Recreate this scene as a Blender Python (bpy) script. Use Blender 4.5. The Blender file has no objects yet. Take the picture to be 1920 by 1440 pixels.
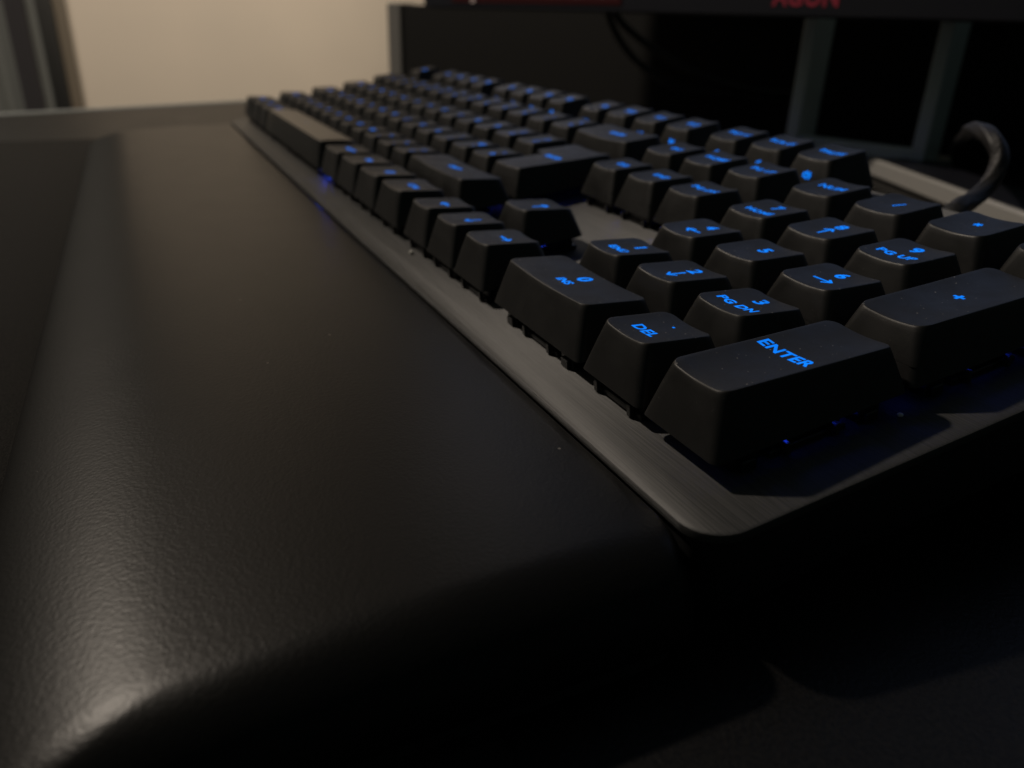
import bpy, math, random
from mathutils import Matrix, Vector
random.seed(7)
sc = bpy.context.scene
col = sc.collection
MM = 0.001
R = math.radians

# ------------------------------------------------------------------ camera
cam_data = bpy.data.cameras.new('camera')
cam = bpy.data.objects.new('camera', cam_data)
col.objects.link(cam)
sc.camera = cam
right = Vector((0.42995001, 0.90237095, 0.02949011))
down = Vector((0.39507987, -0.15867174, -0.90483986))
fwd = Vector((-0.81182196, 0.40068685, -0.42472951))
rot = Matrix((right, -down, -fwd)).transposed().to_4x4()
cam.matrix_world = Matrix.Translation(Vector((62.3228, -59.3900, 77.8064)) * MM) @ rot
cam_data.sensor_width = 36.0
cam_data.lens = 27.577
cam_data.clip_start = 0.005
cam_data.clip_end = 50.0
cam_data.dof.use_dof = True
cam_data.dof.focus_distance = 0.128
cam_data.dof.aperture_fstop = 27.577 / 1.55      # about 1.5 mm wide, like a phone lens

# ------------------------------------------------------------------ light
world = bpy.data.worlds.new('World')
sc.world = world
world.use_nodes = True
wb = world.node_tree.nodes['Background']
wb.inputs['Color'].default_value = (0.75, 1.0, 0.92, 1)
wb.inputs['Strength'].default_value = 0.020

lamp_d = bpy.data.lights.new('room_lamp', 'POINT')
lamp_d.energy = 42.0
lamp_d.color = (1.0, 0.87, 0.73)
lamp_d.shadow_soft_size = 0.032
lamp = bpy.data.objects.new('room_lamp', lamp_d)
col.objects.link(lamp)
lamp.location = (-0.99, -0.57, 1.08)

# added spot out of view, only there to brighten the far wall
wl_d = bpy.data.lights.new('wall_fill', 'SPOT')
wl_d.energy = 30.0
wl_d.color = (1.0, 0.865, 0.70)
wl_d.shadow_soft_size = 0.06
wl_d.spot_size = R(110)
wl_d.spot_blend = 1.0
wl = bpy.data.objects.new('wall_fill', wl_d)
col.objects.link(wl)
_a = R(21)
wl.location = Vector((math.cos(_a), math.sin(_a), 0)) * -0.9 + Vector((-math.sin(_a), math.cos(_a), 0)) * 1.25 + Vector((0, 0, 0.55))
_aim = Vector((math.cos(_a), math.sin(_a), 0)) * -2.0 + Vector((-math.sin(_a), math.cos(_a), 0)) * 1.10 + Vector((0, 0, 0.0))
wl.rotation_euler = (_aim - wl.location).to_track_quat('-Z', 'Y').to_euler()

sc.view_settings.view_transform = 'Standard'
sc.view_settings.look = 'None'
sc.view_settings.exposure = 0.0
sc.view_settings.gamma = 1.0
sc.view_settings.use_curve_mapping = False
sc.render.engine = 'CYCLES'
sc.cycles.use_denoising = True
sc.cycles.max_bounces = 6
sc.cycles.sample_clamp_indirect = 3.0

# ------------------------------------------------------------------ material helpers
def mat(name, color, rough=0.5, metal=0.0, emit=None, estr=0.0, spec=0.5):
    m = bpy.data.materials.new(name)
    m.use_nodes = True
    b = m.node_tree.nodes['Principled BSDF']
    b.inputs['Base Color'].default_value = (*color, 1)
    b.inputs['Roughness'].default_value = rough
    b.inputs['Metallic'].default_value = metal
    b.inputs['Specular IOR Level'].default_value = spec
    if emit:
        b.inputs['Emission Color'].default_value = (*emit, 1)
        b.inputs['Emission Strength'].default_value = estr
    return m, m.node_tree, b

def N(nt, kind, **kw):
    n = nt.nodes.new(kind)
    for k, v in kw.items():
        if hasattr(n, k):
            setattr(n, k, v)
        else:
            n.inputs[k.replace('_', ' ')].default_value = v
    return n

def wpos(nt, scale=(1, 1, 1)):
    g = nt.nodes.new('ShaderNodeNewGeometry')
    mp = nt.nodes.new('ShaderNodeMapping')
    mp.inputs['Scale'].default_value = scale
    nt.links.new(g.outputs['Position'], mp.inputs['Vector'])
    return mp.outputs['Vector']

def noise(nt, vec, scale, detail=2.0, rough=0.5):
    n = nt.nodes.new('ShaderNodeTexNoise')
    n.inputs['Scale'].default_value = scale
    n.inputs['Detail'].default_value = detail
    n.inputs['Roughness'].default_value = rough
    nt.links.new(vec, n.inputs['Vector'])
    return n.outputs['Fac']

def ramp(nt, fac, a, b, ca, cb):
    r = nt.nodes.new('ShaderNodeValToRGB')
    r.color_ramp.elements[0].position = a
    r.color_ramp.elements[0].color = (*ca, 1)
    r.color_ramp.elements[1].position = b
    r.color_ramp.elements[1].color = (*cb, 1)
    nt.links.new(fac, r.inputs['Fac'])
    return r.outputs['Color']

def mrange(nt, fac, a, b, lo, hi):
    r = nt.nodes.new('ShaderNodeMapRange')
    r.inputs['From Min'].default_value = a
    r.inputs['From Max'].default_value = b
    r.inputs['To Min'].default_value = lo
    r.inputs['To Max'].default_value = hi
    nt.links.new(fac, r.inputs['Value'])
    return r.outputs['Result']

def bump(nt, b, height, strength, dist):
    n = nt.nodes.new('ShaderNodeBump')
    n.inputs['Strength'].default_value = strength
    n.inputs['Distance'].default_value = dist
    nt.links.new(height, n.inputs['Height'])
    nt.links.new(n.outputs['Normal'], b.inputs['Normal'])

def add_dust(nt, b, base, dust, scale, keep, radius):
    """sparse pale specks of dust lying on a dark surface"""
    v = nt.nodes.new('ShaderNodeTexVoronoi')
    v.inputs['Scale'].default_value = scale
    nt.links.new(wpos(nt), v.inputs['Vector'])
    sep = nt.nodes.new('ShaderNodeSeparateColor')
    nt.links.new(v.outputs['Color'], sep.inputs['Color'])
    pick = nt.nodes.new('ShaderNodeMath'); pick.operation = 'GREATER_THAN'
    pick.inputs[1].default_value = keep
    nt.links.new(sep.outputs['Red'], pick.inputs[0])
    size = nt.nodes.new('ShaderNodeMath'); size.operation = 'MULTIPLY'
    size.inputs[1].default_value = radius
    nt.links.new(sep.outputs['Green'], size.inputs[0])
    near = nt.nodes.new('ShaderNodeMath'); near.operation = 'LESS_THAN'
    nt.links.new(v.outputs['Distance'], near.inputs[0])
    nt.links.new(size.outputs[0], near.inputs[1])
    both = nt.nodes.new('ShaderNodeMath'); both.operation = 'MULTIPLY'
    nt.links.new(pick.outputs[0], both.inputs[0])
    nt.links.new(near.outputs[0], both.inputs[1])
    geo = nt.nodes.new('ShaderNodeNewGeometry')          # dust settles on faces that look up
    sx = nt.nodes.new('ShaderNodeSeparateXYZ')
    nt.links.new(geo.outputs['True Normal'], sx.inputs[0])
    up = mrange(nt, sx.outputs['Z'], 0.55, 0.9, 0.12, 1.0)
    fin = nt.nodes.new('ShaderNodeMath'); fin.operation = 'MULTIPLY'
    nt.links.new(both.outputs[0], fin.inputs[0])
    nt.links.new(up, fin.inputs[1])
    mx = nt.nodes.new('ShaderNodeMix'); mx.data_type = 'RGBA'
    mx.inputs[6].default_value = (*base, 1)
    mx.inputs[7].default_value = (*dust, 1)
    nt.links.new(fin.outputs[0], mx.inputs[0])
    nt.links.new(mx.outputs[2], b.inputs['Base Color'])

# ------------------------------------------------------------------ materials
M = {}
M['wall'], nt, b = mat('wall_paint', (0.60, 0.53, 0.43), 0.9)
v = wpos(nt)
nt.links.new(ramp(nt, noise(nt, v, 3.0, 4), 0.3, 0.7, (0.59, 0.52, 0.44), (0.64, 0.56, 0.47)), b.inputs['Base Color'])
bump(nt, b, noise(nt, v, 260, 3), 0.15, 0.001)

M['desk'], nt, b = mat('desk_laminate', (0.018, 0.018, 0.017), 0.42, spec=0.3)
v = wpos(nt)
nt.links.new(ramp(nt, noise(nt, v, 1500, 2, 0.7), 0.35, 0.75, (0.003, 0.003, 0.003), (0.012, 0.011, 0.010)), b.inputs['Base Color'])
nt.links.new(mrange(nt, noise(nt, v, 40, 3), 0.3, 0.7, 0.42, 0.45), b.inputs['Roughness'])
bump(nt, b, noise(nt, v, 1400, 3, 0.6), 0.35, 0.0003)

M['desk_edge'], nt, b = mat('desk_edge_band', (0.34, 0.36, 0.35), 0.45)

M['fabric'], nt, b = mat('mat_fabric', (0.015, 0.015, 0.015), 0.8, spec=0.1)
v = wpos(nt)
nt.links.new(ramp(nt, noise(nt, v, 2200, 2, 0.7), 0.35, 0.75, (0.006, 0.006, 0.006), (0.026, 0.024, 0.021)), b.inputs['Base Color'])
bump(nt, b, noise(nt, v, 2400, 2, 0.6), 0.5, 0.0003)

M['leather'], nt, b = mat('leatherette', (0.0062, 0.0061, 0.0059), 0.36, spec=0.21)
v = wpos(nt)
vor = nt.nodes.new('ShaderNodeTexVoronoi')
vor.feature = 'F1'
vor.inputs['Scale'].default_value = 1500
mixv = nt.nodes.new('ShaderNodeVectorMath'); mixv.operation = 'ADD'
nz = nt.nodes.new('ShaderNodeTexNoise'); nz.inputs['Scale'].default_value = 700
nt.links.new(v, nz.inputs['Vector'])
scl = nt.nodes.new('ShaderNodeVectorMath'); scl.operation = 'SCALE'; scl.inputs['Scale'].default_value = 0.0012
nt.links.new(nz.outputs['Color'], scl.inputs[0])
nt.links.new(v, mixv.inputs[0]); nt.links.new(scl.outputs[0], mixv.inputs[1])
nt.links.new(mixv.outputs[0], vor.inputs['Vector'])
addm = nt.nodes.new('ShaderNodeMath'); addm.operation = 'ADD'
nt.links.new(vor.outputs['Distance'], addm.inputs[0])
nt.links.new(noise(nt, v, 1100, 3, 0.6), addm.inputs[1])
bump(nt, b, addm.outputs[0], 0.2, 0.00010)
add_dust(nt, b, (0.0062, 0.0061, 0.0059), (0.16, 0.15, 0.14), 230, 0.86, 0.07)
nt.links.new(mrange(nt, noise(nt, v, 60, 3), 0.3, 0.7, 0.345, 0.36), b.inputs['Roughness'])

M['rubber'], nt, b = mat('black_rubber', (0.008, 0.008, 0.008), 0.7)
bump(nt, b, noise(nt, wpos(nt), 1500, 2), 0.2, 0.0002)

KEYBASE = (0.0062, 0.0062, 0.0062)
M['key'], nt, b = mat('keycap_plastic', KEYBASE, 0.46)
v = wpos(nt)
bump(nt, b, noise(nt, v, 5200, 2, 0.6), 0.16, 0.00012)
oi = nt.nodes.new('ShaderNodeObjectInfo')
ro = nt.nodes.new('ShaderNodeMath'); ro.operation = 'ADD'
nt.links.new(mrange(nt, noise(nt, v, 130, 4, 0.6), 0.3, 0.7, 0.38, 0.53), ro.inputs[0])
nt.links.new(mrange(nt, oi.outputs['Random'], 0.0, 1.0, -0.03, 0.04), ro.inputs[1])
nt.links.new(ro.outputs[0], b.inputs['Roughness'])
add_dust(nt, b, KEYBASE, (0.30, 0.28, 0.26), 1150, 0.60, 0.15)

M['spacebar'], nt, b = mat('worn_spacebar_plastic', KEYBASE, 0.32)

M['plate'], nt, b = mat('brushed_aluminium', (0.16, 0.152, 0.145), 0.48, 0.45)
b.inputs['Anisotropic'].default_value = 0.92
tg = nt.nodes.new('ShaderNodeCombineXYZ')
tg.inputs[1].default_value = 0.99; tg.inputs[2].default_value = 0.139
nt.links.new(tg.outputs[0], b.inputs['Tangent'])
v = wpos(nt, (60, 5200, 5200))
st = noise(nt, v, 1.0, 4, 0.65)
nt.links.new(ramp(nt, st, 0.3, 0.72, (0.036, 0.037, 0.038), (0.118, 0.118, 0.118)), b.inputs['Base Color'])
nt.links.new(mrange(nt, st, 0.3, 0.7, 0.50, 0.64), b.inputs['Roughness'])
bump(nt, b, st, 0.28, 0.00012)

M['chassis'], nt, b = mat('chassis_plastic', (0.010, 0.010, 0.011), 0.6)
bump(nt, b, noise(nt, wpos(nt), 3000, 2), 0.2, 0.0001)
M['switch'], nt, b = mat('switch_plastic', (0.010, 0.010, 0.011), 0.32)
M['clip'], nt, b = mat('clip_plastic', (0.035, 0.034, 0.033), 0.3)
M['legend'], nt, b = mat('lit_legend', (0.002, 0.01, 0.03), 0.6, spec=0.1, emit=(0.001, 0.215, 1.0), estr=1.2)
M['legend'].cycles.emission_sampling = 'NONE'
nt.links.new(mrange(nt, noise(nt, wpos(nt), 190, 2), 0.3, 0.7, 0.78, 1.32), b.inputs['Emission Strength'])
M['led'], nt, b = mat('blue_light', (0.0, 0.0, 0.02), 0.5, emit=(0.02, 0.07, 1.0), estr=16.0)
M['led_edge'], nt, b = mat('blue_light_edge', (0.0, 0.0, 0.02), 0.5, emit=(0.02, 0.07, 1.0), estr=190.0)
M['led_bright'], nt, b = mat('blue_light_bright', (0.0, 0.0, 0.02), 0.5, emit=(0.015, 0.08, 1.0), estr=34.0)
M['braid'], nt, b = mat('braided_sleeve', (0.013, 0.012, 0.013), 0.5)
bump(nt, b, noise(nt, wpos(nt, (1, 1, 1)), 1300, 2, 0.6), 0.6, 0.0005)
M['cable'], nt, b = mat('cable_rubber', (0.006, 0.006, 0.006), 0.5)
M['bezel'], nt, b = mat('bezel_plastic', (0.012, 0.0125, 0.019), 0.4)
bump(nt, b, noise(nt, wpos(nt), 1800, 2), 0.15, 0.0001)
M['trimred'], nt, b = mat('dark_red_trim', (0.06, 0.008, 0.010), 0.35)
M['logored'], nt, b = mat('red_print', (0.42, 0.03, 0.065), 0.5)
M['white_dot'], nt, b = mat('pale_sticker', (0.75, 0.62, 0.6), 0.5)
M['stand'], nt, b = mat('stand_metal', (0.74, 0.82, 0.83), 0.5, 0.1)
bump(nt, b, noise(nt, wpos(nt), 1500, 2), 0.1, 0.0001)
M['foot'], nt, b = mat('foot_metal', (0.40, 0.39, 0.37), 0.42, 0.2)
M['panel'], nt, b = mat('black_panel', (0.0075, 0.0072, 0.0066), 0.7, spec=0.25)
bump(nt, b, noise(nt, wpos(nt), 700, 3), 0.15, 0.0003)
M['crumb'], nt, b = mat('pale_crumb', (0.7, 0.68, 0.64), 0.8)
M['trim'], nt, b = mat('grey_panel_trim', (0.15, 0.145, 0.135), 0.5)
M['curtain'], nt, b = mat('grey_curtain', (0.115, 0.12, 0.115), 0.9)
bump(nt, b, noise(nt, wpos(nt), 500, 2), 0.3, 0.0008)
M['shadecloth'], nt, b = mat('curtain_fold_shade', (0.022, 0.020, 0.023), 0.9)  # shade in the curtain folds, painted as a darker cloth colour
M['blackwood'], nt, b = mat('black_door', (0.006, 0.006, 0.006), 0.5)
M['brownwood'], nt, b = mat('brown_frame', (0.13, 0.105, 0.075), 0.55)
nt.links.new(ramp(nt, noise(nt, wpos(nt, (30, 30, 2)), 1.0, 4), 0.3, 0.7, (0.105, 0.085, 0.06), (0.15, 0.12, 0.088)), b.inputs['Base Color'])
# the monitor picture: dim blue wallpaper, lit
M['screen'], nt, b = mat('screen_picture', (0.002, 0.002, 0.003), 0.25)
pic = ramp(nt, noise(nt, wpos(nt, (4, 4, 6)), 1.0, 3), 0.35, 0.7, (0.055, 0.072, 0.12), (0.14, 0.175, 0.27))
nt.links.new(pic, b.inputs['Emission Color'])
b.inputs['Emission Strength'].default_value = 1.0

# ------------------------------------------------------------------ object helpers
def tag(o, label=None, cat=None, group=None, kind=None):
    if label: o['label'] = label
    if cat: o['category'] = cat
    if group: o['group'] = group
    if kind: o['kind'] = kind
    return o

def link(name, me, parent=None, loc=None, smooth=None):
    o = bpy.data.objects.new(name, me)
    col.objects.link(o)
    if parent: o.parent = parent
    if loc: o.location = loc
    return o

def mesh(name, verts, faces, m, smooth=True, sharp=None):
    me = bpy.data.meshes.new(name)
    me.from_pydata([tuple(v) for v in verts], [], faces)
    me.materials.append(m)
    for p in me.polygons: p.use_smooth = smooth
    if smooth and sharp:
        me.set_sharp_from_angle(angle=R(sharp))
    me.validate()
    me.update()
    return me

def boxes(name, items, m, bev=0.0):
    """items: list of (matrix, (x0,x1,y0,y1,z0,z1)); chamfered boxes as one mesh"""
    vs, fs = [], []
    for mx, (x0, x1, y0, y1, z0, z1) in items:
        c = min(bev, 0.45 * min(x1 - x0, y1 - y0, z1 - z0))
        n = len(vs)
        if c <= 0:
            pts = [(x, y, z) for z in (z0, z1) for (x, y) in ((x0, y0), (x1, y0), (x1, y1), (x0, y1))]
            vs += [mx @ Vector(p) for p in pts]
            fs += [[n, n + 3, n + 2, n + 1], [n + 4, n + 5, n + 6, n + 7]]
            fs += [[n + i, n + (i + 1) % 4, n + 4 + (i + 1) % 4, n + 4 + i] for i in range(4)]
        else:
            def ring(z, i):
                return [(x0 + i + c, y0 + i, z), (x1 - i - c, y0 + i, z), (x1 - i, y0 + i + c, z), (x1 - i, y1 - i - c, z),
                        (x1 - i - c, y1 - i, z), (x0 + i + c, y1 - i, z), (x0 + i, y1 - i - c, z), (x0 + i, y0 + i + c, z)]
            pts = ring(z0, c) + ring(z0 + c, 0) + ring(z1 - c, 0) + ring(z1, c)
            vs += [mx @ Vector(p) for p in pts]
            for k in range(3):
                fs += [[n + 8 * k + i, n + 8 * k + (i + 1) % 8, n + 8 * (k + 1) + (i + 1) % 8, n + 8 * (k + 1) + i] for i in range(8)]
            fs += [[n + i for i in range(7, -1, -1)], [n + 24 + i for i in range(8)]]
    return mesh(name, vs, fs, m, smooth=False)

I4 = Matrix.Identity(4)
def rrect(x0, x1, y0, y1, r, cs=5, es=1):
    """rounded rectangle outline, counter-clockwise; same vertex count for the same cs and es"""
    out = []
    r = max(r, 1e-7)
    cor = [(x1 - r, y0 + r, -90), (x1 - r, y1 - r, 0), (x0 + r, y1 - r, 90), (x0 + r, y0 + r, 180)]
    for k in range(4):
        cx, cy, a0 = cor[k]
        for i in range(cs + 1):
            a = R(a0 + 90 * i / cs)
            out.append((cx + r * math.cos(a), cy + r * math.sin(a)))
        nx, ny, na = cor[(k + 1) % 4]
        ex, ey = nx + r * math.cos(R(na)), ny + r * math.sin(R(na))
        sx, sy = out[-1]
        for i in range(1, es):
            out.append((sx + (ex - sx) * i / es, sy + (ey - sy) * i / es))
    return out

def loft(rings, close_top=True, close_bottom=False, centre=None):
    vs, fs = [], []
    n = len(rings[0])
    for r in rings: vs += r
    for k in range(len(rings) - 1):
        a, b2 = k * n, (k + 1) * n
        fs += [[a + i, a + (i + 1) % n, b2 + (i + 1) % n, b2 + i] for i in range(n)]
    if close_top:
        if centre:
            vs.append(centre); c = len(vs) - 1; a = (len(rings) - 1) * n
            fs += [[a + i, a + (i + 1) % n, c] for i in range(n)]
        else:
            fs.append([(len(rings) - 1) * n + i for i in range(n)])
    if close_bottom:
        fs.append([i for i in range(n - 1, -1, -1)])
    return vs, fs

def tube(name, pts, rad, m, seg=12, sub=8, braid=False):
    P = [Vector(p) for p in pts]
    path = []
    for i in range(len(P) - 1):
        p0 = P[max(i - 1, 0)]; p1 = P[i]; p2 = P[i + 1]; p3 = P[min(i + 2, len(P) - 1)]
        for k in range(sub):
            t = k / sub
            path.append(0.5 * ((2 * p1) + (p2 - p0) * t + (2 * p0 - 5 * p1 + 4 * p2 - p3) * t * t + (3 * p1 - p0 - 3 * p2 + p3) * t ** 3))
    path.append(P[-1])
    rings = []
    up = Vector((0.2, 0.3, 1)).normalized()
    for i, p in enumerate(path):
        d = (path[min(i + 1, len(path) - 1)] - path[max(i - 1, 0)]).normalized()
        s = d.cross(up)
        if s.length < 1e-4: s = d.orthogonal()
        s.normalize(); u = s.cross(d).normalized(); up = u
        rr = rad
        ring = []
        for k in range(seg):
            a = 2 * math.pi * k / seg
            q = rr * (1.0 + (0.055 * math.cos(5 * a + 0.22 * i) + 0.012 * math.sin(2.1 * i + 3 * a) if braid else 0))
            ring.append(p + s * (q * math.cos(a)) + u * (q * math.sin(a)))
        rings.append(ring)
    vs, fs = loft(rings, True, True)
    return mesh(name, vs, fs, m, True)

# desk frame: the desk and the monitor are turned 21 degrees against the keyboard
AL = R(21)
XD = Vector((math.cos(AL), math.sin(AL), 0)); YD = Vector((-math.sin(AL), math.cos(AL), 0))
def D(s, t, z=0.0): return XD * s + YD * t + Vector((0, 0, z))
MD = Matrix.Rotation(AL, 4, 'Z')

# ================================================================== SETTING
# wall behind the desk's left end
wall = link('wall', boxes('wall', [(MD, (-2.10, -2.0, -1.6, 2.2, -0.75, 2.2))], M['wall']))
tag(wall, kind='structure')

# desk top with a pale edge band along its left end
desk = link('desk_top', boxes('desk_top', [(MD, (-0.657, 0.75, -0.75, 0.56, -0.024, 0.0))], M['desk'], 0.002))
tag(desk, kind='structure')
band = link('edge_band', boxes('edge_band', [(MD, (-0.6665, -0.6575, -0.75, 0.56, -0.024, 0.0006))], M['desk_edge'], 0.0015), desk)

# ================================================================== KEYBOARD
U = 19.05 * MM
MF, MR = 8.05 * MM, 9.05 * MM                 # plate margin in front of and beside the keys
XR = 22.5 * U + MR
kb = bpy.data.objects.new('keyboard', None)
col.objects.link(kb)
kb.rotation_euler = (R(8), 0, 0)
kb.location = Vector((-XR, 0, 0.017)) + Matrix.Rotation(R(8), 3, 'X') @ Vector((0, MF, 0))
kb.empty_display_size = 0.02
tag(kb, 'black full-size mechanical keyboard with glowing blue legends and brushed metal top plate', 'keyboard')

PL, PR, PF, PB = -8.2 * MM, XR, -MF, 125.4 * MM
def plate_rings(i, r):
    return rrect(PL + i, PR - i, PF + i, PB - i, max(r - i, 0.0005), 8)
rs = []
for i, z in ((0.0004, -0.0018), (0.0, -0.0014), (0.0, -0.0005), (0.00015, -0.00015), (0.0005, 0.0)):
    rs.append([(x, y, z) for x, y in plate_rings(i, 0.0065)])
vs, fs = loft(rs, True, True)
link('top_plate', mesh('top_plate', vs, fs, M['plate'], True, 40), kb)
rs = []
for i, z in ((0.0022, -0.0155), (0.0014, -0.0145), (0.0007, -0.006), (0.0007, -0.0019)):
    rs.append([(x, y, z) for x, y in plate_rings(i, 0.0065)])
vs, fs = loft(rs, True, True)
link('chassis', mesh('chassis', vs, fs, M['chassis'], True, 40), kb)
for fx in (0.03, XR - 0.03):
    link('tilt_foot', boxes('tilt_foot', [(Matrix.Translation((fx, 0.112, -0.0155)) @ Matrix.Rotation(R(-8), 4, 'X'), (-0.016, 0.016, -0.005, 0.003, -0.0185, 0.0))], M['chassis'], 0.001), kb)

# --- keycaps
ZF = [13.2, 12.75, 12.3, 12.4, 13.3, 13.2]     # top height at the front edge, by row, mm
ZB = [10.8, 10.4, 10.75, 11.4, 12.95, 13.7]    # and at the back edge
ZBOT = 3.5
ROWY = [0, 1, 2, 3, 4, 5.256]
IN_F, IN_B, IN_S = 3.8, 1.6, 3.15              # how far the top stands in from the cell
GAP = 0.45                                     # half the gap between neighbours

class Cap:
    pass
def cap_geom(w, h, row, flat=False, l_shape=False):
    c = Cap()
    W, Hh = w * 19.05, h * 19.05
    c.W, c.H, c.row = W, Hh, row
    c.tx0, c.tx1, c.ty0, c.ty1 = IN_S, W - IN_S, IN_F, Hh - IN_B
    zf, zb = ZF[row], ZB[row]
    c.zplane = lambda y: zf + (zb - zf) * (y - c.ty0) / (c.ty1 - c.ty0)
    cxm, hw = W / 2, (c.tx1 - c.tx0) / 2
    depth = 0.62
    if flat:
        c.dish = lambda x, y: 0.35 * (1 - ((y - (c.ty0 + c.ty1) / 2) / ((c.ty1 - c.ty0) / 2)) ** 2)
    else:
        c.dish = lambda x, y: -depth * (1 - min(1.0, abs((x - cxm) / hw)) ** 2)
    c.z = lambda x, y: c.zplane(y) + c.dish(x, y)
    es = 8
    if l_shape:
        # ISO return key: upper part reaches 0.25 u further left than the lower part
        n = 0.25 * 19.05
        def outl(i_s, i_f, i_b, r):
            x0, x1, y0, y1 = i_s, W - i_s, i_f, Hh - i_b
            ym = Hh / 2 + (i_f * 0.6 if i_f > 1 else GAP)
            xn = n + i_s
            pts = [(xn, y0, r), (x1, y0, r), (x1, y1, r), (x0, y1, r), (x0, ym, r * 0.6), (xn, ym, 0.25)]
            out = []
            m2 = len(pts)
            for k in range(m2):
                p = Vector(pts[k][:2]); a = Vector(pts[k - 1][:2]); b3 = Vector(pts[(k + 1) % m2][:2])
                rr = pts[k][2]
                da = (a - p).normalized(); db = (b3 - p).normalized()
                cs = 5
                for i in range(cs + 1):
                    t = i / cs
                    q = (p + da * rr) * (1 - t) ** 2 + p * 2 * t * (1 - t) + (p + db * rr) * t * t
                    out.append((q.x, q.y))
                s0 = Vector(out[-1]); s1 = b3 - db * pts[(k + 1) % m2][2]
                for i in range(1, 5):
                    q = s0.lerp(s1, i / 5); out.append((q.x, q.y))
            return out
    else:
        def outl(i_s, i_f, i_b, r):
            return rrect(i_s, W - i_s, i_f, Hh - i_b, r, 5, es)
    bot = outl(GAP, GAP, GAP, 1.3)
    top = outl(IN_S, IN_F, IN_B, 2.0)
    rings = []
    inner = outl(GAP + 1.1, GAP + 1.1, GAP + 1.1, 0.8)
    rings.append([(x, y, ZBOT + 3.0) for x, y in inner])           # short inner skirt, so the wall has thickness
    rings.append([(x, y, ZBOT) for x, y in inner])
    rings.append([(x, y, ZBOT) for x, y in outl(GAP + .12, GAP + .12, GAP + .12, 1.3)])
    rings.append([(x, y, ZBOT + 0.12) for x, y in bot])
    cx, cy = W / 2, (c.ty0 + c.ty1) / 2
    if l_shape: cx, cy = W / 2 + 1.8, Hh / 2 + 0.5
    for f in (0.3, 0.6, 0.86, 0.955):
        g = f + 0.10 * f * (1 - f)                                  # flanks bow out very slightly
        rings.append([(bx + (tx - bx) * f + 0.0, by + (ty - by) * f, ZBOT + (c.z(tx, ty) - ZBOT) * g) for (bx, by), (tx, ty) in zip(bot, top)])
    def sc_ring(k, dz):
        return [(cx + (x - cx) * k, cy + (y - cy) * k) for x, y in top]
    big = max(W, Hh)
    for ins, dz in ((0.0, -0.13), (0.10, -0.035), (0.30, 0.0)):
        rg = []
        for x, y in top:
            d = Vector((cx - x, cy - y)); L = d.length
            q = Vector((x, y)) + d / L * ins
            rg.append((q.x, q.y, c.z(q.x, q.y) + dz))
        rings.append(rg)
    for k in (0.86, 0.68, 0.48, 0.28, 0.12):
        rings.append([(x, y, c.z(x, y)) for x, y in sc_ring(k, 0)])
    rings = [[(x * MM, y * MM, z * MM) for x, y, z in r] for r in rings]
    c.verts, c.faces = loft(rings, True, False, (cx * MM, cy * MM, c.z(cx, cy) * MM))
    return c

cap_cache = {}
def cap_mesh(w, h, row, kind):
    key = (w, h, row, kind)
    if key not in cap_cache:
        c = cap_geom(w, h, row, kind == 'space', kind == 'iso')
        c.me = mesh('keycap', c.verts, c.faces, M['spacebar'] if kind == 'space' else M['key'], True, 50)
        cap_cache[key] = c
    return cap_cache[key]

# --- legends: letters come from the built-in font, symbols from strokes, both as flat meshes in mm around 0,0
text_jobs = {}
def want(t): text_jobs.setdefault(t, None)

def stroke_mesh(lines, w):
    vs, fs = [], []
    for pl in lines:
        for a, b in zip(pl[:-1], pl[1:]):
            a, b = Vector(a), Vector(b)
            d = (b - a).normalized(); n = Vector((-d.y, d.x)) * w / 2; e = d * w * 0.28
            k = len(vs)
            vs += [a - e - n, b + e - n, b + e + n, a - e + n]
            fs.append([k, k + 1, k + 2, k + 3])
    return [(v.x, v.y) for v in vs], fs
ARROW = [[(-2.1, 0), (1.9, 0)], [(0.75, 1.1), (2.1, 0), (0.75, -1.1)]]
def rotl(lines, a):
    c, s = round(math.cos(R(a))), round(math.sin(R(a)))
    return [[(x * c - y * s, x * s + y * c) for x, y in l] for l in lines]
def circ(r, n=14, cx=0, cy=0, a0=0, a1=360):
    return [(cx + r * math.cos(R(a0 + (a1 - a0) * i / n)), cy + r * math.sin(R(a0 + (a1 - a0) * i / n))) for i in range(n + 1)]
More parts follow.
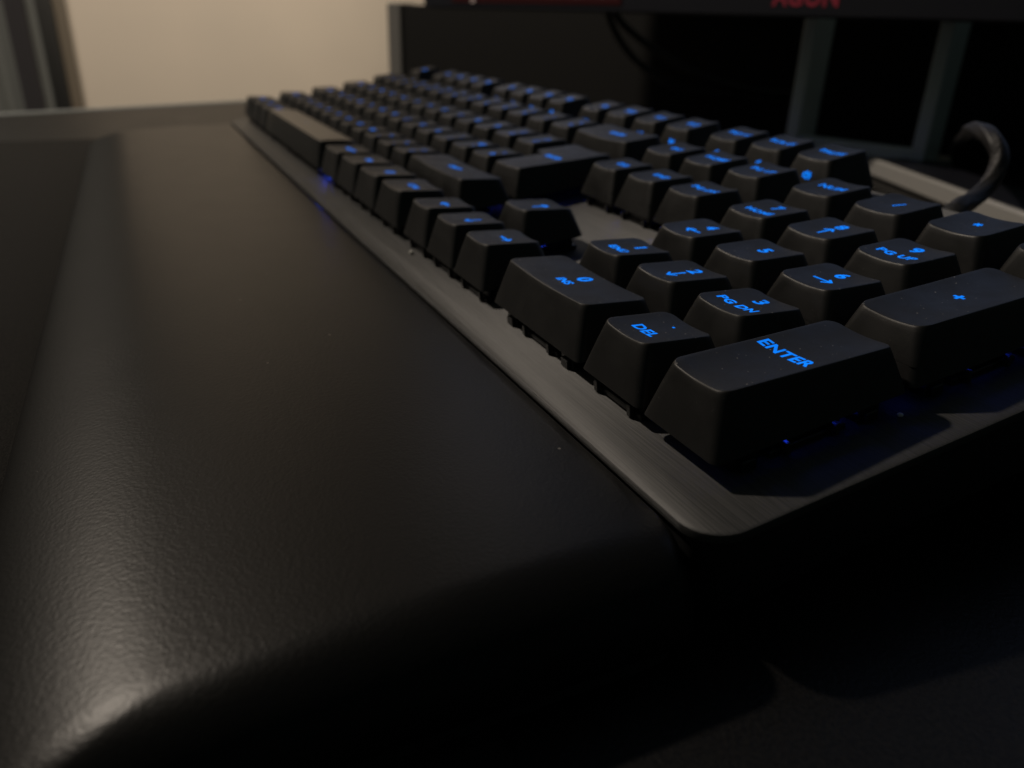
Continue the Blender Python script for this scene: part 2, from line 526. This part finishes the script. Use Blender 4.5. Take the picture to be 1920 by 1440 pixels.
SYM = {
    '<right>': (ARROW, 0.5), '<up>': (rotl(ARROW, 90), 0.5), '<left>': (rotl(ARROW, 180), 0.5), '<down>': (rotl(ARROW, 270), 0.5),
    '<plus>': ([[(-0.85, 0), (0.85, 0)], [(0, -0.85), (0, 0.85)]], 0.62),
    '<star>': ([[(-0.8, 0), (0.8, 0)], [(-0.45, -0.75), (0.45, 0.75)], [(0.45, -0.75), (-0.45, 0.75)]], 0.38),
    '<slash>': ([[(-0.55, -1.3), (0.55, 1.3)]], 0.45),
    '<minus>': ([[(-0.9, 0), (0.9, 0)]], 0.5),
    '<dot>': ([[(-0.12, 0), (0.12, 0)]], 0.45),
    '<menu>': ([[(-1.3, -1.2), (1.3, -1.2), (1.3, 1.2), (-1.3, 1.2), (-1.3, -1.2)], [(-0.7, 0.45), (0.7, 0.45)], [(-0.7, -0.35), (0.7, -0.35)]], 0.32),
    '<win>': ([[(-1.0, 0.55), (-0.1, 0.55)], [(0.2, 0.55), (1.1, 0.55)], [(-1.0, -0.55), (-0.1, -0.55)], [(0.2, -0.55), (1.1, -0.55)]], 0.85),
    '<play>': ([[(-1.1, -0.9), (-1.1, 0.9), (0.2, 0), (-1.1, -0.9)], [(0.65, -0.8), (0.65, 0.8)], [(1.25, -0.8), (1.25, 0.8)]], 0.4),
    '<stop>': ([[(-0.8, 0), (0.8, 0)]], 1.6),
    '<prev>': ([[(1.0, -0.9), (1.0, 0.9), (-0.5, 0), (1.0, -0.9)], [(-1.0, -0.8), (-1.0, 0.8)]], 0.45),
    '<next>': ([[(-1.0, -0.9), (-1.0, 0.9), (0.5, 0), (-1.0, -0.9)], [(1.0, -0.8), (1.0, 0.8)]], 0.45),
    '<sun>': ([circ(0.55, 10)] + [[(1.0 * math.cos(R(a)), 1.0 * math.sin(R(a))), (1.35 * math.cos(R(a)), 1.35 * math.sin(R(a)))] for a in range(0, 360, 60)], 0.34),
    '<game>': ([circ(0.95, 14), [(-0.5, 0), (0.5, 0)], [(0, -0.5), (0, 0.5)]], 0.38),
    '<mute>': ([[(-1.1, -0.4), (-0.5, -0.4), (0.2, -1.0), (0.2, 1.0), (-0.5, 0.4), (-1.1, 0.4), (-1.1, -0.4)], [(0.6, -0.5), (1.4, 0.5)], [(0.6, 0.5), (1.4, -0.5)]], 0.36),
    '<vdown>': ([[(-0.9, -0.4), (-0.3, -0.4), (0.4, -0.9), (0.4, 0.9), (-0.3, 0.4), (-0.9, 0.4), (-0.9, -0.4)]], 0.36),
    '<vup>': ([[(-1.1, -0.4), (-0.5, -0.4), (0.2, -1.0), (0.2, 1.0), (-0.5, 0.4), (-1.1, 0.4), (-1.1, -0.4)], circ(0.8, 6, 0.2, 0, -45, 45), circ(1.3, 6, 0.2, 0, -45, 45)], 0.36),
}

# keys: (x, row, width, height, [(legend, y offset mm, cap height mm)], front symbol, label, kind)
K = []
def key(x, row, w, legs, h=1, front=None, kind='std', name=None):
    K.append((x, row, w, h, legs, front, kind, name))
L1 = lambda t, s=2.2, y=0.6: [(t, y, s)]
def two(a, b2): return [(a, 2.7, 1.95), (b2, -1.7, 1.95)]

# bottom row
key(0, 0, 1.25, L1('CTRL', 1.9)); key(1.25, 0, 1.25, L1('<win>')); key(2.5, 0, 1.25, L1('ALT', 1.9))
key(3.75, 0, 6.25, [('<dot>', 0.0, 1)], kind='space', name='long space bar with a slightly shiny top')
key(10, 0, 1.25, L1('ALT GR', 1.7)); key(11.25, 0, 1.25, L1('FN', 2.1)); key(12.5, 0, 1.25, L1('<menu>')); key(13.75, 0, 1.25, L1('CTRL', 1.9))
key(15.25, 0, 1, L1('<left>')); key(16.25, 0, 1, L1('<down>')); key(17.25, 0, 1, L1('<right>'))
key(18.5, 0, 2, [('0', 2.6, 3.2), ('INS', -1.9, 1.9)], name='wide number pad key marked 0 and INS')
key(20.5, 0, 1, [('<dot>', 3.2, 1), ('DEL', -2.3, 2.1)])
key(21.5, 0, 1, [('ENTER', 0.7, 2.25)], h=2, name='tall ENTER key at the corner of the number pad')
# shift row
key(0, 1, 1.25, L1('SHIFT', 1.8))
key(1.25, 1, 1, two('|', '\\'))
for i, ch in enumerate('ZXCVBNM'): key(2.25 + i, 1, 1, L1(ch, 2.4))
key(9.25, 1, 1, two('<', ',')); key(10.25, 1, 1, two('>', '.')); key(11.25, 1, 1, two('?', '/'))
key(12.25, 1, 2.75, L1('SHIFT', 2.0))
key(16.25, 1, 1, L1('<up>'))
key(18.5, 1, 1, [('1', 3.0, 2.95), ('END', -2.4, 1.95)]); key(19.5, 1, 1, [('2', 3.2, 2.95), ('<down>', -1.4, 1)]); key(20.5, 1, 1, [('3', 3.0, 2.95), ('PG DN', -2.4, 1.95)])
# home row
key(0, 2, 1.75, L1('CAPS', 1.9))
for i, ch in enumerate('ASDFGHJKL'): key(1.75 + i, 2, 1, L1(ch, 2.4))
key(10.75, 2, 1, two(':', ';')); key(11.75, 2, 1, two('@', "'")); key(12.75, 2, 1, two('~', '#'))
key(13.5, 2, 1.5, [('ENTER', 1.0, 1.9)], h=2, kind='iso', name='stepped tall return key spanning two rows')
key(18.5, 2, 1, [('4', 3.0, 2.95), ('<left>', -2.0, 1)]); key(19.5, 2, 1, [('5', 1.6, 2.95)]); key(20.5, 2, 1, [('6', 3.0, 2.95), ('<right>', -2.0, 1)])
key(21.5, 2, 1, [('<plus>', 0.0, 1)], h=2, name='tall plus key of the number pad')
# top letter row
key(0, 3, 1.5, L1('TAB', 1.9))
for i, ch in enumerate('QWERTYUIOP'): key(1.5 + i, 3, 1, L1(ch, 2.4))
key(11.5, 3, 1, two('{', '[')); key(12.5, 3, 1, two('}', ']'))
key(15.25, 3, 1, L1('DEL', 2.0)); key(16.25, 3, 1, L1('END', 2.0)); key(17.25, 3, 1, L1('PG DN', 1.95))
key(18.5, 3, 1, [('7', 3.0, 2.95), ('HOME', -2.4, 1.85)]); key(19.5, 3, 1, [('8', 3.2, 2.95), ('<up>', -1.4, 1)]); key(20.5, 3, 1, [('9', 3.0, 2.95), ('PG UP', -2.4, 1.95)])
# number row
for i, (a, b2) in enumerate((('~', '`'), ('!', '1'), ('"', '2'), ('#', '3'), ('$', '4'), ('%', '5'), ('^', '6'), ('&', '7'), ('*', '8'), ('(', '9'), (')', '0'), ('_', '-'), ('+', '='))):
    key(i, 4, 1, two(a, b2))
key(13, 4, 2, L1('BACK', 2.0))
key(15.25, 4, 1, L1('INS', 2.0)); key(16.25, 4, 1, L1('HOME', 2.0)); key(17.25, 4, 1, L1('PG UP', 1.95))
key(18.5, 4, 1, L1('NUM', 2.2)); key(19.5, 4, 1, L1('<slash>')); key(20.5, 4, 1, L1('<star>')); key(21.5, 4, 1, L1('<minus>'))
# function row
key(0, 5, 1, L1('ESC', 2.0))
for i in range(4): key(2 + i, 5, 1, L1('F%d' % (i + 1), 2.3))
for i, s in enumerate(('<sun>', '<sun>', '<stop>', '<game>')): key(6.5 + i, 5, 1, L1('F%d' % (i + 5), 2.3), front=s)
for i, s in enumerate(('<play>', '<stop>', '<prev>', '<next>')): key(11 + i, 5, 1, L1('F%d' % (i + 9), 2.3), front=s)
key(15.25, 5, 1, L1('PRT SC', 1.9), front='<mute>'); key(16.25, 5, 1, L1('SCR LK', 1.9), front='<vdown>'); key(17.25, 5, 1, L1('PAUSE', 1.9), front='<vup>')

for k in K:
    for t, y, s in k[4]:
        if t not in SYM: want(t)
want('AGON')
# letters to meshes, all in one depsgraph pass
tmp = {}
for t in text_jobs:
    cu = bpy.data.curves.new('text', 'FONT')
    cu.body = t
    cu.size = 1.0
    cu.offset = 0.03
    cu.space_character = 1.06
    cu.resolution_u = 3
    cu.align_x = 'CENTER'
    o = bpy.data.objects.new('text', cu)
    col.objects.link(o)
    tmp[t] = o
dg = bpy.context.evaluated_depsgraph_get()
GL = {}
for t, o in tmp.items():
    me = bpy.data.meshes.new_from_object(o.evaluated_get(dg))
    GL[t] = ([(v.co.x, v.co.y) for v in me.vertices], [list(p.vertices) for p in me.polygons])
    bpy.data.meshes.remove(me)
for o in tmp.values():
    cu = o.data
    bpy.data.objects.remove(o); bpy.data.curves.remove(cu)
CAPH = 0.70                                    # cap height of the font at size 1
def glyph(t, size):
    """vertices in mm centred on 0,0"""
    if t in SYM: return stroke_mesh(*SYM[t])
    vs, fs = GL[t]
    k = size / CAPH
    x0 = min(v[0] for v in vs); x1 = max(v[0] for v in vs)
    wide = 1.06
    return [((x - (x0 + x1) / 2) * k * wide, (y - CAPH / 2) * k) for x, y in vs], fs

# --- switch under each key and the strip of light that leaks round it
SW = 7.6
sw_me = boxes('switch_housing', [(I4, (-SW * MM, SW * MM, -SW * MM, SW * MM, 0.00004, 0.0011)),
                                 (I4, (-0.0069, 0.0069, -0.0069, 0.0069, 0.00105, 0.0026)),
                                 (I4, (-0.0018, 0.0018, -0.0012, 0.0012, 0.0025, 0.0042)),
                                 (I4, (-0.0069, 0.0069, -0.0068, -0.0060, 0.0025, 0.0047))], M['switch'], 0.0002)  # last box: front lip added to stop light leaking forward
sw_front_me = boxes('switch_housing', [(I4, (-SW * MM, SW * MM, -SW * MM, SW * MM, 0.00004, 0.0011)),
                                 (I4, (-0.0069, 0.0069, -0.0069, 0.0069, 0.00105, 0.0026)),
                                 (I4, (-0.0018, 0.0018, -0.0012, 0.0012, 0.0025, 0.0042)),
                                 (I4, (-0.0074, 0.0074, -0.0068, -0.0060, 0.0010, 0.0055)),
                                 (I4, (-0.0074, -0.0068, -0.0059, 0.0040, 0.0010, 0.0055))], M['switch'], 0.0002)  # front and side lips added to keep light off the palm rest
clip_me = boxes('housing_clip', [(I4, (-0.0006, 0.0006, -0.0004, 0.0004, 0.0002, 0.0024))], M['clip'], 0.00015)
stab_me = boxes('stabiliser', [(I4, (-0.0022, 0.0022, -0.0078, 0.0066, 0.00004, 0.0030)),
                               (I4, (-0.0014, 0.0014, -0.0085, -0.0077, 0.00004, 0.0019))], M['switch'], 0.0002)
led_edge_me = boxes('switch_light', [(I4, (-0.0017, 0.0017, -0.0011, 0.0011, 0.00425, 0.0049))], M['led_edge'])
led_me = boxes('switch_light', [(I4, (-0.0017, 0.0017, -0.0011, 0.0011, 0.00425, 0.0049))], M['led'])

for (x, row, w, h, legs, front, kind, nm) in K:
    y = ROWY[row]
    c = cap_mesh(w, h, row, kind)
    o = link('keycap', c.me, kb, (x * U, y * U, 0))
    if nm: o['label'] = nm
    o.rotation_euler = (R(random.uniform(-0.25, 0.25)), R(random.uniform(-0.3, 0.3)), R(random.uniform(-0.3, 0.3)))
    mx_ = c.W / 2
    cy_ = (c.ty0 + c.ty1) / 2
    if kind == 'iso': mx_ += 1.2
    for t, yo, s in legs:
        gv, gf = glyph(t, s)
        pts = []
        for gx, gy in gv:
            px, py = mx_ + gx, cy_ + yo + gy
            pts.append((px * MM, py * MM, (c.z(px, py) + 0.035) * MM))
        link('legend', mesh('legend', pts, gf, M['legend'], False), o)
    if front:
        gv, gf = glyph(front, 2)
        zf = ZF[row]; pts = []
        for gx, gy in gv:
            z = 8.6 + gy * 0.95
            f = (z - ZBOT) / (zf - ZBOT)
            yy = GAP + (IN_F - GAP) * f - 0.16 - 0.1
            pts.append(((mx_ + gx) * MM, yy * MM, z * MM))
        link('front_symbol', mesh('front_symbol', pts, gf, M['legend'], False), o)
    # switch
    sx, sy = (x + w / 2) * U, (y + h / 2) * U
    if kind == 'iso': sx += 0.002
    so = link('switch_housing', sw_front_me if row == 0 else sw_me, kb, (sx, sy, 0))
    if row > 0 or x + w > 22.4: link('switch_light', led_edge_me if x + w > 22.4 else led_me, so)
    vis = row == 0 or x + w > 22.4 or (row == 3 and 15 < x < 18.4) or (row == 1 and x == 16.25)
    if vis:
        for dx in (-0.0052, 0.0052):
            link('housing_clip', clip_me, so, (dx, -0.0081, 0))
        if x + w > 22.4:
            for dy in (-0.0048, 0.0048):
                link('housing_clip', clip_me, so, (0.0081, dy, 0))
    if w >= 2:
        off = 0.0119 if w < 3 else 0.050
        for d in (-off, off):
            link('stabiliser', stab_me, so, (d, 0, 0))
    if h == 2 and kind != 'iso':
        for d in (-0.0119, 0.0119):
            s2 = link('stabiliser', stab_me, so, (0, d, 0)); s2.rotation_euler = (0, 0, R(90))

# one lamp shines out past the right end of the space bar
link('bright_light', boxes('bright_light', [(I4, (9.86 * U, 10.02 * U, 0.0027, 0.0035, 0.0021, 0.0031))], M['led_bright'], 0.0001), kb)

# braided cable leaving the back of the keyboard (in the keyboard's own frame)
KI = (Matrix.Translation(kb.location) @ Matrix.Rotation(R(8), 4, 'X')).inverted()
cab_pts = [(-0.07, 0.126, 0.024), (-0.073, 0.136, 0.035), (-0.0765, 0.146, 0.0359), (-0.079, 0.154, 0.0382), (-0.0797, 0.158, 0.0421), (-0.0811, 0.16, 0.0461), (-0.0842, 0.161, 0.0496), (-0.0895, 0.164, 0.0513), (-0.0975, 0.171, 0.0511), (-0.1086, 0.184, 0.0492), (-0.1263, 0.208, 0.0457), (-0.1598, 0.255, 0.0396), (-0.1953, 0.305, 0.033), (-0.235, 0.355, 0.02), (-0.255, 0.388, 0.005)]
link('cable', tube('cable', [KI @ Vector(p) for p in cab_pts], 0.0024, M['braid'], 30, 10, True), kb)
link('strain_relief', tube('strain_relief', [KI @ Vector(p) for p in ((-0.0685, 0.120, 0.0205), cab_pts[0], cab_pts[1])], 0.0032, M['rubber'], 14, 4), kb)

# ================================================================== PALM REST
pr = bpy.data.objects.new('palm_rest', None)
col.objects.link(pr)
pr.location = (-0.2225, -0.044, 0)
tag(pr, 'padded black leatherette palm rest lying in front of the keyboard', 'palm rest')
X0, X1, Y0, Y1 = -443.0, 3.0, -88.0, -0.15
def ztop(x, y):
    t = (y - Y0) / (Y1 - Y0)
    return 16.4 - 4.4 * max(0, 1 - t) ** 2.4
RF, RR, RL, RB = 24.0, 11.0, 10.0, 0.9          # how far each edge rolls over
rings = []
Z0 = 4.0
steps = 14
def pring(s, k_in=0.0, es=24):
    x0, x1 = X0 + RL * s, X1 - RR * s
    y0, y1 = Y0 + RF * s, Y1 - RB * s
    r = 5.0 - 2.0 * s
    return rrect(x0, x1, y0, y1, max(r, 2.0), 8, es)
rings.append([(x, y, Z0) for x, y in pring(0.06)])
for i in range(steps + 1):
    th = math.pi / 2 * i / steps
    s = 1 - math.cos(th)
    zz = math.sin(th)
    rings.append([(x, y, Z0 + 1.0 + (ztop(x, y) - Z0 - 1.0) * zz) for x, y in pring(s)])
last = pring(1.0)
cx, cy = (X0 + RL + X1 - RR) / 2, (Y0 + RF + Y1 - RB) / 2
hx, hy = (X1 - RR - X0 - RL) / 2, (Y1 - RB - Y0 - RF) / 2
for k in [hy * q for q in (0.06, 0.15, 0.28, 0.44, 0.62, 0.8, 0.93)]:
    rg = []
    for x, y in last:
        qx = cx + (x - cx) * (hx - k) / hx; qy = cy + (y - cy) * (hy - k) / hy
        rg.append((qx, qy, ztop(qx, qy)))
    rings.append(rg)
OFF = Vector(pr.location)
def loc(v):
    k = min(1.0, max(0.0, -v[0] / 443.0))          # the rest is a little shallower towards its far end
    return Vector((v[0], v[1] * (1 - 0.14 * k), v[2])) * MM - OFF
rings = [[loc(v) for v in r] for r in rings]
vs, fs = loft(rings, True, False)
link('cushion', mesh('cushion', vs, fs, M['leather'], True), pr)
rs = []
for i, z in ((2.0, 1.05), (1.2, 1.6), (1.2, 3.6), (2.0, 4.3)):
    rs.append([loc((x, y, z)) for x, y in rrect(X0 + i, X1 - i, Y0 + i, Y1 - 0.2, 8, 8)])
vs, fs = loft(rs, True, True)
link('base', mesh('base', vs, fs, M['rubber'], True, 40), pr)

# ================================================================== MOUSE MAT
rs = [[(x, y, z) for x, y in rrect(-0.505 + i, 0.02 - i, -0.33 + i, -0.030 - i, 0.012, 8)] for i, z in ((0, 0.0), (0, 0.0007), (0.0003, 0.0010))]
vs, fs = loft(rs, True, False)
mo = link('mouse_mat', mesh('mouse_mat', vs, fs, M['fabric'], True, 40))
tag(mo, 'thin black fabric mouse mat lying under the front of the palm rest', 'mouse mat')

# ================================================================== REAR PANEL of the desk
rp = bpy.data.objects.new('rear_panel', None)
col.objects.link(rp)
rp.location = D(-0.66, 0.4915)
rp.rotation_euler = (0, 0, AL)
tag(rp, 'low black panel with a grey end strip standing along the back of the desk', 'panel')
link('board', boxes('board', [(I4, (0.001, 1.35, 0.0, 0.016, 0.0005, 0.085))], M['panel'], 0.001), rp)
link('end_strip', boxes('end_strip', [(I4, (-0.021, 0.0005, -0.003, 0.017, 0.0005, 0.0862))], M['trim'], 0.001), rp)

# ================================================================== MONITOR
mo = bpy.data.objects.new('monitor', None)
col.objects.link(mo)
mo.location = D(-0.167, 0.362)
mo.rotation_euler = (0, 0, AL)
tag(mo, 'wide black computer monitor with red lettering on its lower bezel, standing behind the keyboard', 'monitor')
ZM = 0.0815
link('housing', boxes('housing', [(I4, (-0.304, 0.304, 0.0, 0.030, ZM, ZM + 0.365))], M['bezel'], 0.002), mo)
link('bezel', boxes('bezel', [(I4, (-0.304, 0.304, -0.003, -0.0003, ZM + 0.0005, ZM + 0.0222)), (I4, (-0.304, 0.304, -0.003, -0.0003, ZM + 0.356, ZM + 0.3645)),
                              (I4, (-0.304, -0.296, -0.003, -0.0003, ZM + 0.0224, ZM + 0.3558)), (I4, (0.296, 0.304, -0.003, -0.0003, ZM + 0.0224, ZM + 0.3558))], M['bezel'], 0.0006), mo)
link('screen', boxes('screen', [(I4, (-0.2955, 0.2955, -0.0015, -0.0004, ZM + 0.0226, ZM + 0.3556))], M['screen'], 0.0), mo)
link('red_trim', boxes('red_trim', [(I4, (-0.272, -0.118, -0.0036, -0.0031, ZM + 0.0042, ZM + 0.0085))], M['trimred'], 0.0002), mo)
link('sticker', boxes('sticker', [(I4, (-0.2515, -0.2475, -0.0040, -0.0037, ZM + 0.0040, ZM + 0.0075))], M['white_dot'], 0.0), mo)
gv, gf = GL['AGON']
x0 = min(v[0] for v in gv); x1 = max(v[0] for v in gv)
kx = 0.0365 / (x1 - x0); ky = 0.0090 / CAPH
lg = link('lettering', mesh('lettering', [((x - (x0 + x1) / 2) * kx, -0.0032, ZM + 0.0057 + y * ky) for x, y in gv], gf, M['logored'], False), mo)
# stand: two grey uprights, a base bar and two splayed feet
for s in (-0.023 + 0.0, 0.053):
    link('stand_upright', boxes('stand_upright', [(I4, (s - 0.0, s + 0.0075, 0.051, 0.078, 0.0085, 0.24))], M['stand'], 0.0006), mo)
link('stand_bracket', boxes('stand_bracket', [(I4, (-0.025, 0.063, 0.0305, 0.0505, 0.16, 0.24))], M['bezel'], 0.001), mo)
link('stand_rail', boxes('stand_rail', [(I4, (-0.0152, 0.0528, 0.053, 0.060, 0.0086, 0.0158))], M['stand'], 0.0008), mo)
link('stand_base', boxes('stand_base', [(I4, (-0.030, 0.068, 0.046, 0.100, 0.001, 0.0084))], M['foot'], 0.001), mo)
# feet in world coordinates, brought into the monitor's frame
MI = (Matrix.Translation(mo.location) @ Matrix.Rotation(AL, 4, 'Z')).inverted()
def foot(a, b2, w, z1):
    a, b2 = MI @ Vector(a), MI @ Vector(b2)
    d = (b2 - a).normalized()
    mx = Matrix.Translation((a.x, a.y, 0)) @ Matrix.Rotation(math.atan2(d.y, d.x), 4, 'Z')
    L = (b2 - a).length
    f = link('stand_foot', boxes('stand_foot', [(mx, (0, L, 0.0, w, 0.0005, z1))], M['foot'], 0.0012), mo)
    link('top_shade', boxes('top_shade', [(mx, (0.003, L - 0.003, 0.0022, w - 0.0022, z1 - 0.001, z1 + 0.0004))], M['bezel'], 0.0003), f)  # added dark sheet standing in for shade on the foot's top
fa, fb = (-0.268, 0.3285, 0), (-0.040, 0.2325, 0)
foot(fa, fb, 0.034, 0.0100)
la, lb = MI @ Vector(fa), MI @ Vector(fb)
mid = 0.019
W1 = MI.inverted()
ra, rb = W1 @ Vector((2 * mid - la.x, la.y, 0)), W1 @ Vector((2 * mid - lb.x, lb.y, 0))
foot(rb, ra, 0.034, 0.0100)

# ================================================================== HANGING CABLES behind the monitor
A = [(-0.346, 0.100), (-0.3412, 0.0814), (-0.3273, 0.0627), (-0.3071, 0.0480), (-0.2812, 0.0375), (-0.2552, 0.0326), (-0.2231, 0.0303), (-0.19, 0.034), (-0.165, 0.06)]
B = [(-0.340, 0.100), (-0.3374, 0.0815), (-0.3162, 0.0666), (-0.2924, 0.0557), (-0.2697, 0.0468), (-0.2482, 0.0399), (-0.2239, 0.0352), (-0.195, 0.038), (-0.17, 0.062)]
o = link('power_cable', tube('power_cable', [D(s, 0.420 + max(0.0, s + 0.27) * 0.9, z) for s, z in A], 0.0024, M['cable'], 10, 6))
tag(o, 'black cable sagging lowest below the monitor in front of the rear panel', 'cable', 'cables hanging below the monitor')
o = link('video_cable', tube('video_cable', [D(s, 0.424 + max(0.0, s + 0.26) * 1.0, z) for s, z in B], 0.0024, M['cable'], 10, 6))
tag(o, 'black cable hanging just above the lower one below the monitor', 'cable', 'cables hanging below the monitor')

# ================================================================== far left: curtain and door frame against the wall
cu = bpy.data.objects.new('curtain', None)
col.objects.link(cu)
cu.location = D(-1.935, 0.45, -0.7)
cu.rotation_euler = (0, 0, AL)
tag(cu, 'grey curtain with its fold shade painted dark, hanging at the far left beside the black door', 'curtain')
def cloth(name, t0, t1, m):
    vs, fs = [], []
    nx = max(8, int((t1 - t0) / 0.006))
    prof = [(0.011 * math.sin((t - 0.4925) * 2 * math.pi / 0.085) + 0.003 * math.sin(t * 170), t) for t in [t0 + (t1 - t0) * i / nx for i in range(nx + 1)]]
    for th in (0.0, -0.003):
        for z in (0.0, 1.1, 2.2):
            vs += [(s + th, t - 0.45, z) for s, t in prof]
    n = nx + 1
    for L in range(2):
        for r in range(2):
            for i in range(nx):
                a = L * 3 * n + r * n + i
                fs.append([a, a + 1, a + n + 1, a + n])
    link(name, mesh(name, vs, fs, m, True), cu)
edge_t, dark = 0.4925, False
while edge_t > -1.5:                                  # grey folds with painted dark shade, carried on out of view to darken reflections
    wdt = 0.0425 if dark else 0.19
    cloth('fold_shade' if dark else 'fabric_panel', edge_t - wdt, edge_t, M['shadecloth'] if dark else M['curtain'])
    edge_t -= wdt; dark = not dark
cloth('fold_shade', 0.4925, 0.535, M['shadecloth'])
cloth('fabric_panel', 0.535, 0.556, M['curtain'])
dr = bpy.data.objects.new('door', None)
col.objects.link(dr)
dr.location = D(-1.999, 0.56, -0.7)
dr.rotation_euler = (0, 0, AL)
tag(dr, 'black door edge with a narrow brown frame between the curtain and the pale wall', 'door')
link('leaf', boxes('leaf', [(I4, (0.0, 0.010, -0.20, 0.0455, 0.0, 2.1))], M['blackwood'], 0.002), dr)
link('frame', boxes('frame', [(I4, (0.0, 0.012, 0.046, 0.0735, 0.0, 2.1))], M['brownwood'], 0.002), dr)

# ================================================================== two crumbs lying on the plate
def crumb(p, r, label):
    vs, fs = [], []
    rings = []
    for i in range(1, 5):
        a = math.pi * i / 5
        rings.append([(r * math.sin(a) * math.cos(2 * math.pi * k / 7) * random.uniform(0.75, 1.2), r * math.sin(a) * math.sin(2 * math.pi * k / 7) * random.uniform(0.75, 1.2), -r * 0.7 * math.cos(a) + r * 0.6) for k in range(7)])
    vs, fs = loft(rings, True, True)
    o = link('crumb', mesh('crumb', vs, fs, M['crumb'], True))
    o.location = KI.inverted() @ Vector(p)
    tag(o, label, 'crumb', 'crumbs on the keyboard')
crumb((0.29978, -0.0005899999999999999, 0.0), 0.0007, 'tiny white crumb on the metal plate in front of the arrow keys')
crumb((0.42875, 0.035679999999999996, 0.0), 0.0005, 'tiny pale crumb on the metal plate beside the tall ENTER key')
